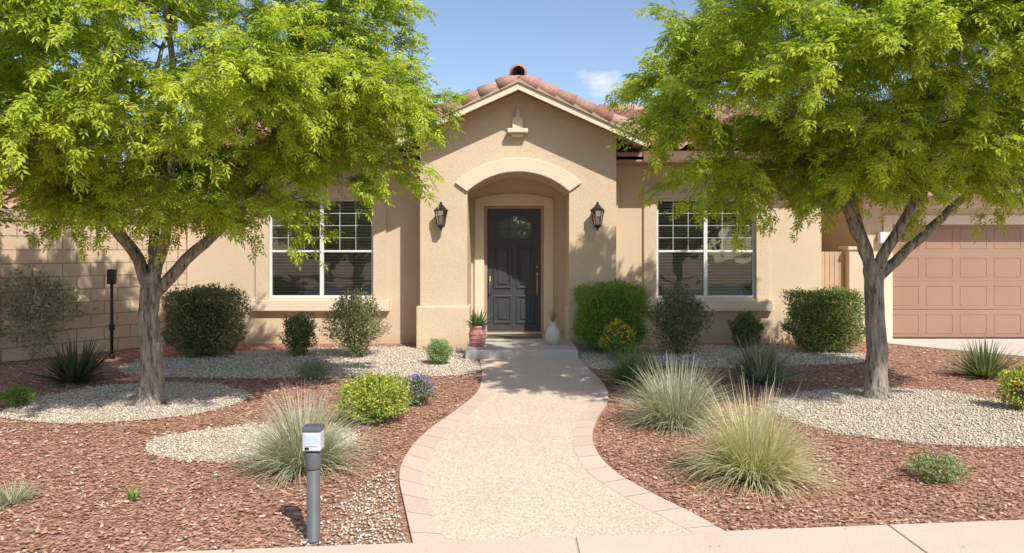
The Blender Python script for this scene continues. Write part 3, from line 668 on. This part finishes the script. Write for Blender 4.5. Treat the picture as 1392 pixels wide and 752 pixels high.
tree('shade_tree',RB,r_limbs,(4.05,7.8,3.62),2.35,2.1,2.1,1.3,230,8,extra=[(2.1,7.4,2.5),(2.5,7.7,2.3),(3.1,7.5,2.15),(5.4,7.6,2.25),(4.6,7.4,2.5),(3.6,7.0,2.6),(1.75,6.4,3.05),(1.6,6.7,2.85),(1.95,6.2,3.35),(2.2,6.0,3.6),(2.05,5.8,3.95),(2.3,6.3,3.05),(1.45,6.8,3.2),(2.4,6.0,3.2),(1.7,6.6,3.6),(5.2,9.9,3.3),(4.6,10.0,3.6),(5.6,9.7,3.8)])  # front-left extra clumps are added to cast dappled shade on the path

def shrub(name,px,py,w,h,cols,leaf=.035,n=5000,boxy=False,core=None,stems=True,depth=None,flowers=None,seed=1):
    global rng; rng=np.random.default_rng(seed*7+13)
    if core is None: core=boxy
    x,y=P(px,py); dp=(depth or w); y+=dp*.35; g=group(name,(x,y,0))
    m=n
    q=rnorm(m); r=rng.random(m)**(.22 if boxy else .40)
    if boxy:
        q=q/np.max(np.abs(q),axis=1,keepdims=True)*.68+np.sign(q)*np.abs(q)**.6*.32
    sx=seed*1.7; la=.8 if boxy else 1.7
    lump=1+la*(.10*np.sin(q[:,0]*5+sx)*np.cos(q[:,1]*4+sx)+.10*np.sin(q[:,2]*6+sx*3+q[:,0]*4)+.06*np.sin(q[:,0]*13+q[:,2]*11+sx))
    pos=q*(r*lump)[:,None]*np.array([w/2,dp/2,h/2])+np.array([x,y,h*.54]) 
    taper=np.where(pos[:,2]<h*.35,.6+.4*np.clip(pos[:,2]/(h*.35),0,1),1.0)
    pos[:,0]=x+(pos[:,0]-x)*taper; pos[:,1]=y+(pos[:,1]-y)*taper
    ns=int(48*w/.8); sp=[]
    for i in range(ns):
        a=rng.uniform(0,6.28); rr=rng.uniform(.1,.95); b0=np.array([x+math.cos(a)*rr*w/2,y+math.sin(a)*rr*dp/2,h*(.90 if boxy else 1.0-.45*rr)])
        ln=rng.uniform(.06,.20)*h; e=b0+np.array([math.cos(a)*.5*ln*rr,math.sin(a)*.5*ln*rr,ln]); kk=16
        sp.append(b0+(e-b0)*rng.random((kk,1))+rng.normal(0,.011,(kk,3)))
    if stems: pos=np.concatenate([pos]+sp)
    pos=pos[pos[:,2]>.02]; pos+=rng.normal(0,.016,pos.shape)*(w/.8); m=len(pos)
    out=unit(pos-np.array([x,y,h*.35])); d=out+rnorm(m)*.9; nn=out*.6+rnorm(m)*.6+np.array([0,0,.5])
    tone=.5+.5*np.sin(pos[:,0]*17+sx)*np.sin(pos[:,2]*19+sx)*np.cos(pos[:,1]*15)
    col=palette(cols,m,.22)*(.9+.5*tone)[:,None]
    addleaves('leaves',pos,d,nn,rng.uniform(.7,1.3,m)*leaf,rng.uniform(.42,.62,m)*leaf,col,'shrubleaf',g)
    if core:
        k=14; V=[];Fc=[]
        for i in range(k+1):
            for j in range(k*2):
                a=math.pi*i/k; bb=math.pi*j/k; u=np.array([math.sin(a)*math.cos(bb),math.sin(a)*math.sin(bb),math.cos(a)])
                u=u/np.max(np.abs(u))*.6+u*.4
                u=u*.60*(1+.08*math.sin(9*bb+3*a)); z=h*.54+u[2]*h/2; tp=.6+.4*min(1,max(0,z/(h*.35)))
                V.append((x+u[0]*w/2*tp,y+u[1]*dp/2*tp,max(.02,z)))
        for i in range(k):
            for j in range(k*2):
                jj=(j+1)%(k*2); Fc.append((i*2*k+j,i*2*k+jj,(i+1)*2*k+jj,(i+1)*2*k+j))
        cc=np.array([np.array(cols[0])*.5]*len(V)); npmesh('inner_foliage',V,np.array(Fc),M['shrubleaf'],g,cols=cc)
    if stems:
        T=[]
        for i in range(16):
            a=rng.uniform(0,6.28); rr=rng.uniform(.2,.8); e=Vector((x+math.cos(a)*rr*w/2,y+math.sin(a)*rr*dp/2,h*rng.uniform(.6,.95)))
            s=Vector((x+math.cos(a)*.05,y+math.sin(a)*.05,0)); T.append(([s,s.lerp(e,.5)+Vector((0,0,.05)),e],[.012,.009,.004]))
        tubes('stems',T,'stem',g,6,cols=[(.22,.16,.11)]*16)
    if flowers:
        fc,nf,fs,hi=flowers
        q=rnorm(nf); q[:,2]=np.abs(q[:,2])*1.0; pos=q*np.array([w/2,dp/2,h*.5*hi])*rng.uniform(.85,1.1,(nf,1))+np.array([x,y,h*.52])
        P_=[];D_=[];N_=[]
        for k in range(5):
            P_.append(pos+rng.normal(0,fs*.25,pos.shape)); D_.append(rnorm(nf)); N_.append(rnorm(nf))
        mm=nf*5
        addleaves('flowers',np.concatenate(P_),np.concatenate(D_),np.concatenate(N_),np.full(mm,fs),np.full(mm,fs*.7),palette(fc,mm,.15),'shrubleaf',g)
    return g
def blades(name,px,py,n,hmin,hmax,spread,width,cols,stiff=.5,baser=.08,seg=5,seed=1,lift=(.2,1.4),mat='grassleaf',fold=0,loc=None,z0=0,tipcol=None,parent=None,tone=1.0):
    global rng; rng=np.random.default_rng(seed*3+5)
    if loc is None:
        x,y=P(px,py); y+=spread*.3
    else: x,y=loc
    g=parent or group(name,(x,y,z0))
    a=rng.uniform(0,2*np.pi,n); el=rng.uniform(lift[0],lift[1],n); L=rng.uniform(hmin,hmax,n)
    r0=baser*np.sqrt(rng.random(n)); start=np.c_[x+r0*np.cos(a),y+r0*np.sin(a),np.full(n,z0)]
    a2=a+rng.normal(0,.35,n)
    d=np.c_[np.cos(a2)*np.cos(el),np.sin(a2)*np.cos(el),np.sin(el)]
    sd=np.c_[-np.sin(a2),np.cos(a2),np.zeros(n)]
    sd=unit(sd+rng.normal(0,.25,sd.shape))
    W=rng.uniform(.7,1.3,n)*width; bend=rng.uniform(.4,1.3,n)*(1-stiff)
    rows=[]; p=start.copy(); dd=d.copy()
    for k in range(seg+1):
        t=k/seg; w=W*(1-t**1.6)*(.75+.6*t*(1-t)*2)+.0008
        nrm=np.cross(dd,sd)
        if fold: rows.append(np.stack([p-sd*w[:,None]/2+nrm*(-fold*w)[:,None],p,p+sd*w[:,None]/2+nrm*(-fold*w)[:,None]],1))
        else: rows.append(np.stack([p-sd*w[:,None]/2,p+sd*w[:,None]/2],1))
        dd=dd.copy(); dd[:,2]-=bend*(t+.2)*.55; dd=unit(dd); p=p+dd*(L/seg)[:,None]
        p[:,2]=np.maximum(p[:,2],z0+.01)
    R=np.stack(rows,1); kk=R.shape[2]; V=R.reshape(-1,3)
    vi=np.arange(n*(seg+1)*kk).reshape(n,seg+1,kk)
    Fc=np.concatenate([np.stack([vi[:,:-1,j],vi[:,:-1,j+1],vi[:,1:,j+1],vi[:,1:,j]],-1).reshape(-1,4) for j in range(kk-1)])
    col=palette(cols,n,.18)*tone
    t=np.linspace(0,1,seg+1)[None,:,None,None]; tc=np.array(tipcol if tipcol else cols[0])
    C=col[:,None,None,:]*(1-.5*t**2 if tipcol else 1)+ (tc*(.5*t**2) if tipcol else 0)
    C=np.broadcast_to(C,(n,seg+1,kk,3)).reshape(-1,3)
    npmesh('blades' if parent is None else name,V,Fc,M[mat],g,cols=C,smooth=True); return g
DG=[(.11,.17,.065),(.14,.20,.07),(.17,.23,.08),(.12,.18,.07),(.20,.24,.09)]
RG=[(.16,.19,.075),(.21,.22,.095),(.26,.23,.12),(.17,.21,.085),(.30,.26,.15),(.13,.17,.065)]
BX=[(.18,.29,.045),(.22,.35,.055),(.15,.24,.045),(.27,.39,.075)]
OL=[(.28,.31,.19),(.33,.36,.23),(.22,.25,.14),(.39,.41,.27)]
shrub('olive_shrub',6,494,1.35,1.35,OL,.055,7500,seed=2)
blades('agave_plant',92,522,190,.35,.62,.5,.035,[(.08,.11,.05),(.11,.145,.07),(.06,.085,.045),(.16,.17,.10)],stiff=.93,baser=.07,lift=(.12,1.45),fold=.25,tipcol=(.2,.16,.08),seed=3)
shrub('box_hedge_shrub',268,488,1.02,.96,RG,.042,15000,boxy=True,seed=4,depth=.8)
shrub('dwarf_shrub',402,486,.5,.60,DG,.038,3600,seed=5)
shrub('evergreen_shrub',478,490,.80,.92,RG,.038,7000,seed=6)
shrub('globe_shrub',596,498,.36,.34,[(.24,.32,.13),(.30,.39,.16),(.19,.27,.11)],.024,4500,seed=7,stems=False)
shrub('low_ground_plant',422,516,.45,.2,[(.18,.21,.13),(.24,.27,.17)],.025,1600,seed=8,stems=False)
GB=[(.36,.40,.27),(.44,.47,.33),(.28,.33,.21),(.54,.54,.38),(.6,.57,.42)]
blades('ornamental_grass',404,646,1250,.35,.66,.5,.006,GB,stiff=.35,baser=.11,lift=(.35,1.5),seed=9,tipcol=(.66,.62,.48))
shrub('yellow_green_shrub',502,584,.62,.42,[(.27,.36,.05),(.38,.44,.07),(.2,.28,.05),(.45,.47,.1)],.03,6500,seed=10,flowers=([(.6,.52,.08),(.5,.48,.1)],90,.022,1.0))
shrub('lavender_plant',566,554,.34,.27,[(.2,.25,.14),(.27,.32,.18)],.028,2600,seed=11,flowers=([(.32,.22,.46),(.4,.28,.52),(.26,.18,.4)],150,.022,1.25))
shrub('low_ground_plant',14,556,.28,.2,[(.14,.24,.05),(.19,.3,.07)],.025,1600,seed=12,stems=False)
blades('grass_tuft',8,688,220,.1,.2,.2,.005,[(.5,.5,.33),(.4,.43,.25)],stiff=.5,baser=.06,seed=13)
blades('seedling_weed',178,682,26,.06,.12,.1,.014,[(.18,.34,.08),(.26,.42,.1)],stiff=.6,baser=.02,lift=(.7,1.4),seed=14)
shrub('boxwood_hedge',834,482,1.04,1.01,BX,.032,24000,boxy=True,seed=15,depth=.85)
shrub('yellow_flower_plant',842,492,.46,.50,[(.2,.27,.07),(.26,.33,.08)],.045,1900,seed=16,depth=.35,flowers=([(.85,.55,.04),(.8,.42,.04),(.9,.68,.08)],110,.034,1.2))
blades('green_grass_clump',865,526,850,.3,.52,.4,.009,[(.13,.21,.06),(.18,.27,.08),(.24,.31,.1),(.1,.15,.05)],stiff=.5,baser=.14,lift=(.4,1.5),seed=17)
shrub('evergreen_shrub',930,486,.85,.97,RG,.040,7500,seed=18)
shrub('dwarf_shrub',1019,476,.50,.53,DG,.04,3300,seed=19)
blades('yucca_plant',1040,524,250,.35,.68,.5,.028,[(.24,.29,.21),(.31,.36,.26),(.19,.23,.15),(.38,.4,.28)],stiff=.93,baser=.08,lift=(.15,1.45),fold=.25,seed=20)
shrub('box_hedge_shrub',1131,482,1.05,.91,[(.17,.23,.065),(.22,.28,.075),(.27,.30,.1),(.14,.19,.055)],.04,16000,boxy=True,seed=21,depth=.8)
blades('ornamental_grass',925,584,1400,.38,.68,.5,.0065,[(.40,.44,.3),(.5,.52,.37),(.3,.36,.22),(.58,.56,.4)],stiff=.4,baser=.15,lift=(.35,1.5),seed=22,tipcol=(.66,.62,.48))
yg=blades('ornamental_grass',1035,660,1700,.35,.66,.5,.006,[(.54,.54,.29),(.62,.59,.35),(.46,.48,.22),(.7,.64,.42)],stiff=.3,baser=.13,lift=(.35,1.5),seed=23,tipcol=(.78,.70,.47))
blades('plumes',0,0,60,.6,.8,.5,.007,[(.74,.67,.46)],stiff=.6,baser=.1,lift=(1.0,1.5),seed=29,loc=(yg.location.x,yg.location.y),parent=yg)
shrub('low_ground_plant',1290,662,.36,.17,[(.22,.29,.12),(.28,.35,.15)],.026,1300,seed=24,stems=False)
blades('yucca_plant',1348,516,220,.32,.6,.5,.026,[(.15,.21,.09),(.2,.26,.12),(.28,.31,.16)],stiff=.92,baser=.07,lift=(.15,1.45),fold=.25,seed=25)
shrub('yellow_flower_plant',1400,562,.35,.4,[(.3,.36,.07),(.36,.41,.08)],.035,1800,seed=26,flowers=([(.8,.62,.06)],60,.03,1.0))
px_,py_=-.52,11.1
pp=group('potted_plant',(px_,py_,.15))
lathe('pot',[(.085,0),(.10,.01),(.125,.09),(.135,.17),(.12,.25),(.115,.27),(.135,.285),(.135,.31),(.12,.315),(.115,.29),(.02,.285)],(px_,py_,.15),'pinkpot',pp,28)
for z in (.06,.12,.18): lathe('pot_ring',[(.118+z*.1,z),(.127+z*.1,z+.008),(.118+z*.1,z+.016)],(px_,py_,.15),'pinkpot',pp,28)
blades('succulent',0,0,80,.16,.32,.2,.035,[(.10,.17,.07),(.15,.22,.09),(.2,.26,.11)],stiff=.7,baser=.05,loc=(px_,py_),z0=.44,lift=(.3,1.5),fold=.2,seed=27,parent=pp)
vx,vy=.63,11.3
vg=group('ceramic_vase',(vx,vy,.15))
lathe('vase',[(.07,0),(.085,.01),(.115,.08),(.12,.15),(.095,.23),(.05,.29),(.04,.32),(.055,.345),(.05,.347),(.03,.32)],(vx,vy,.15),'vase',vg,28)
blades('stems',0,0,34,.18,.34,.1,.012,[(.26,.3,.12),(.42,.36,.18),(.5,.3,.2)],stiff=.8,baser=.015,loc=(vx,vy),z0=.49,lift=(.9,1.5),seed=28,parent=vg)
def rowtrees():
    global rng; rng=np.random.default_rng(77)
    g=group('reflection_trees',(0,-17,0)); C=[]; T=[]  # unseen tree row added behind the camera to fill the window reflections
    for i in range(9):
        x=-22+i*5.5+rng.uniform(-1,1); y=-17+rng.uniform(-1.5,1.5); h=rng.uniform(3.2,4.6); R=rng.uniform(1.6,2.4)
        q=rnorm(2600)*(rng.random((2600,1))**.3)*np.array([R,R,h*.34])*(1+.2*np.sin(rng.random((2600,1))*9))+np.array([x,y,h*.66]); C.append(q)
        T.append(([(x,y,0),(x+.1,y,h*.35),(x,y,h*.7)],[.15,.11,.05]))
    c=np.concatenate(C); m=len(c); addleaves('foliage',c,rnorm(m),rnorm(m),np.full(m,.3),np.full(m,.2),palette([(.07,.12,.03),(.11,.17,.04),(.05,.09,.02)],m),'shrubleaf',g)
    tubes('trunks',T,M['bark'],g,8)
rowtrees()

# ------------------------------------------------------------ light
sd=Vector((.58,-1,1.25)).normalized()
w=bpy.data.worlds.new('World'); scene.world=w; w.use_nodes=True; nt=w.node_tree
bg=nt.nodes['Background']; sk=nt.nodes.new('ShaderNodeTexSky'); sk.sky_type='NISHITA'; sk.sun_disc=False
sk.sun_elevation=math.asin(sd.z); sk.sun_rotation=math.atan2(sd.x,sd.y); sk.air_density=1.0; sk.dust_density=.8; sk.ozone_density=1.6
tc=nt.nodes.new('ShaderNodeTexCoord')
nz=nt.nodes.new('ShaderNodeTexNoise'); nz.inputs['Scale'].default_value=26; nz.inputs['Detail'].default_value=8; nz.inputs['Roughness'].default_value=.62
mp=nt.nodes.new('ShaderNodeMapping'); mp.inputs['Scale'].default_value=(1,1,2.0); nt.links.new(tc.outputs['Generated'],mp.inputs[0]); nt.links.new(mp.outputs[0],nz.inputs['Vector'])
cd=Vector((.119,1,.228)).normalized()
sub=nt.nodes.new('ShaderNodeVectorMath'); sub.operation='SUBTRACT'; sub.inputs[1].default_value=cd; nt.links.new(tc.outputs['Generated'],sub.inputs[0])
m2=nt.nodes.new('ShaderNodeVectorMath'); m2.operation='MULTIPLY'; m2.inputs[1].default_value=(1/.046,1/.046,1/.026); nt.links.new(sub.outputs[0],m2.inputs[0])
ln=nt.nodes.new('ShaderNodeVectorMath'); ln.operation='LENGTH'; nt.links.new(m2.outputs[0],ln.inputs[0])
mr=nt.nodes.new('ShaderNodeMapRange'); mr.inputs[1].default_value=0; mr.inputs[2].default_value=1.3; mr.inputs[3].default_value=.38; mr.inputs[4].default_value=-.32; nt.links.new(ln.outputs['Value'],mr.inputs[0])
ad=nt.nodes.new('ShaderNodeMath'); nt.links.new(mr.outputs[0],ad.inputs[0]); nt.links.new(nz.outputs[0],ad.inputs[1])
m3=nt.nodes.new('ShaderNodeMapRange'); m3.inputs[1].default_value=.48; m3.inputs[2].default_value=.85; m3.inputs[4].default_value=.85; nt.links.new(ad.outputs[0],m3.inputs[0])
gain=nt.nodes.new('ShaderNodeMix'); gain.data_type='RGBA'; gain.blend_type='MULTIPLY'; gain.inputs[0].default_value=1; nt.links.new(sk.outputs[0],gain.inputs[6]); gain.inputs[7].default_value=(1.22,1.18,1.18,1)
mx=nt.nodes.new('ShaderNodeMix'); mx.data_type='RGBA'; nt.links.new(m3.outputs[0],mx.inputs[0]); nt.links.new(gain.outputs[2],mx.inputs[6]); mx.inputs[7].default_value=(6.4,6.5,6.7,1)
nt.links.new(mx.outputs[2],bg.inputs[0]); bg.inputs[1].default_value=.15
L=bpy.data.lights.new('sun','SUN'); L.energy=5.0; L.angle=math.radians(.53); L.color=(1,.955,.88)
lo=bpy.data.objects.new('sun',L); lo.rotation_euler=(-sd).to_track_quat('-Z','Y').to_euler(); lo.location=(5,-10,17); scene.collection.objects.link(lo)
cam=bpy.data.cameras.new('camera'); cam.sensor_width=36; cam.lens=36*F/1392; cam.shift_y=-(376-HZ)/1392; cam.clip_end=1000
co=bpy.data.objects.new('camera',cam); co.location=(0,0,CH); co.rotation_euler=(math.radians(90),0,0); scene.collection.objects.link(co); scene.camera=co
scene.view_settings.view_transform='Standard'; scene.view_settings.look='None'; scene.view_settings.exposure=0
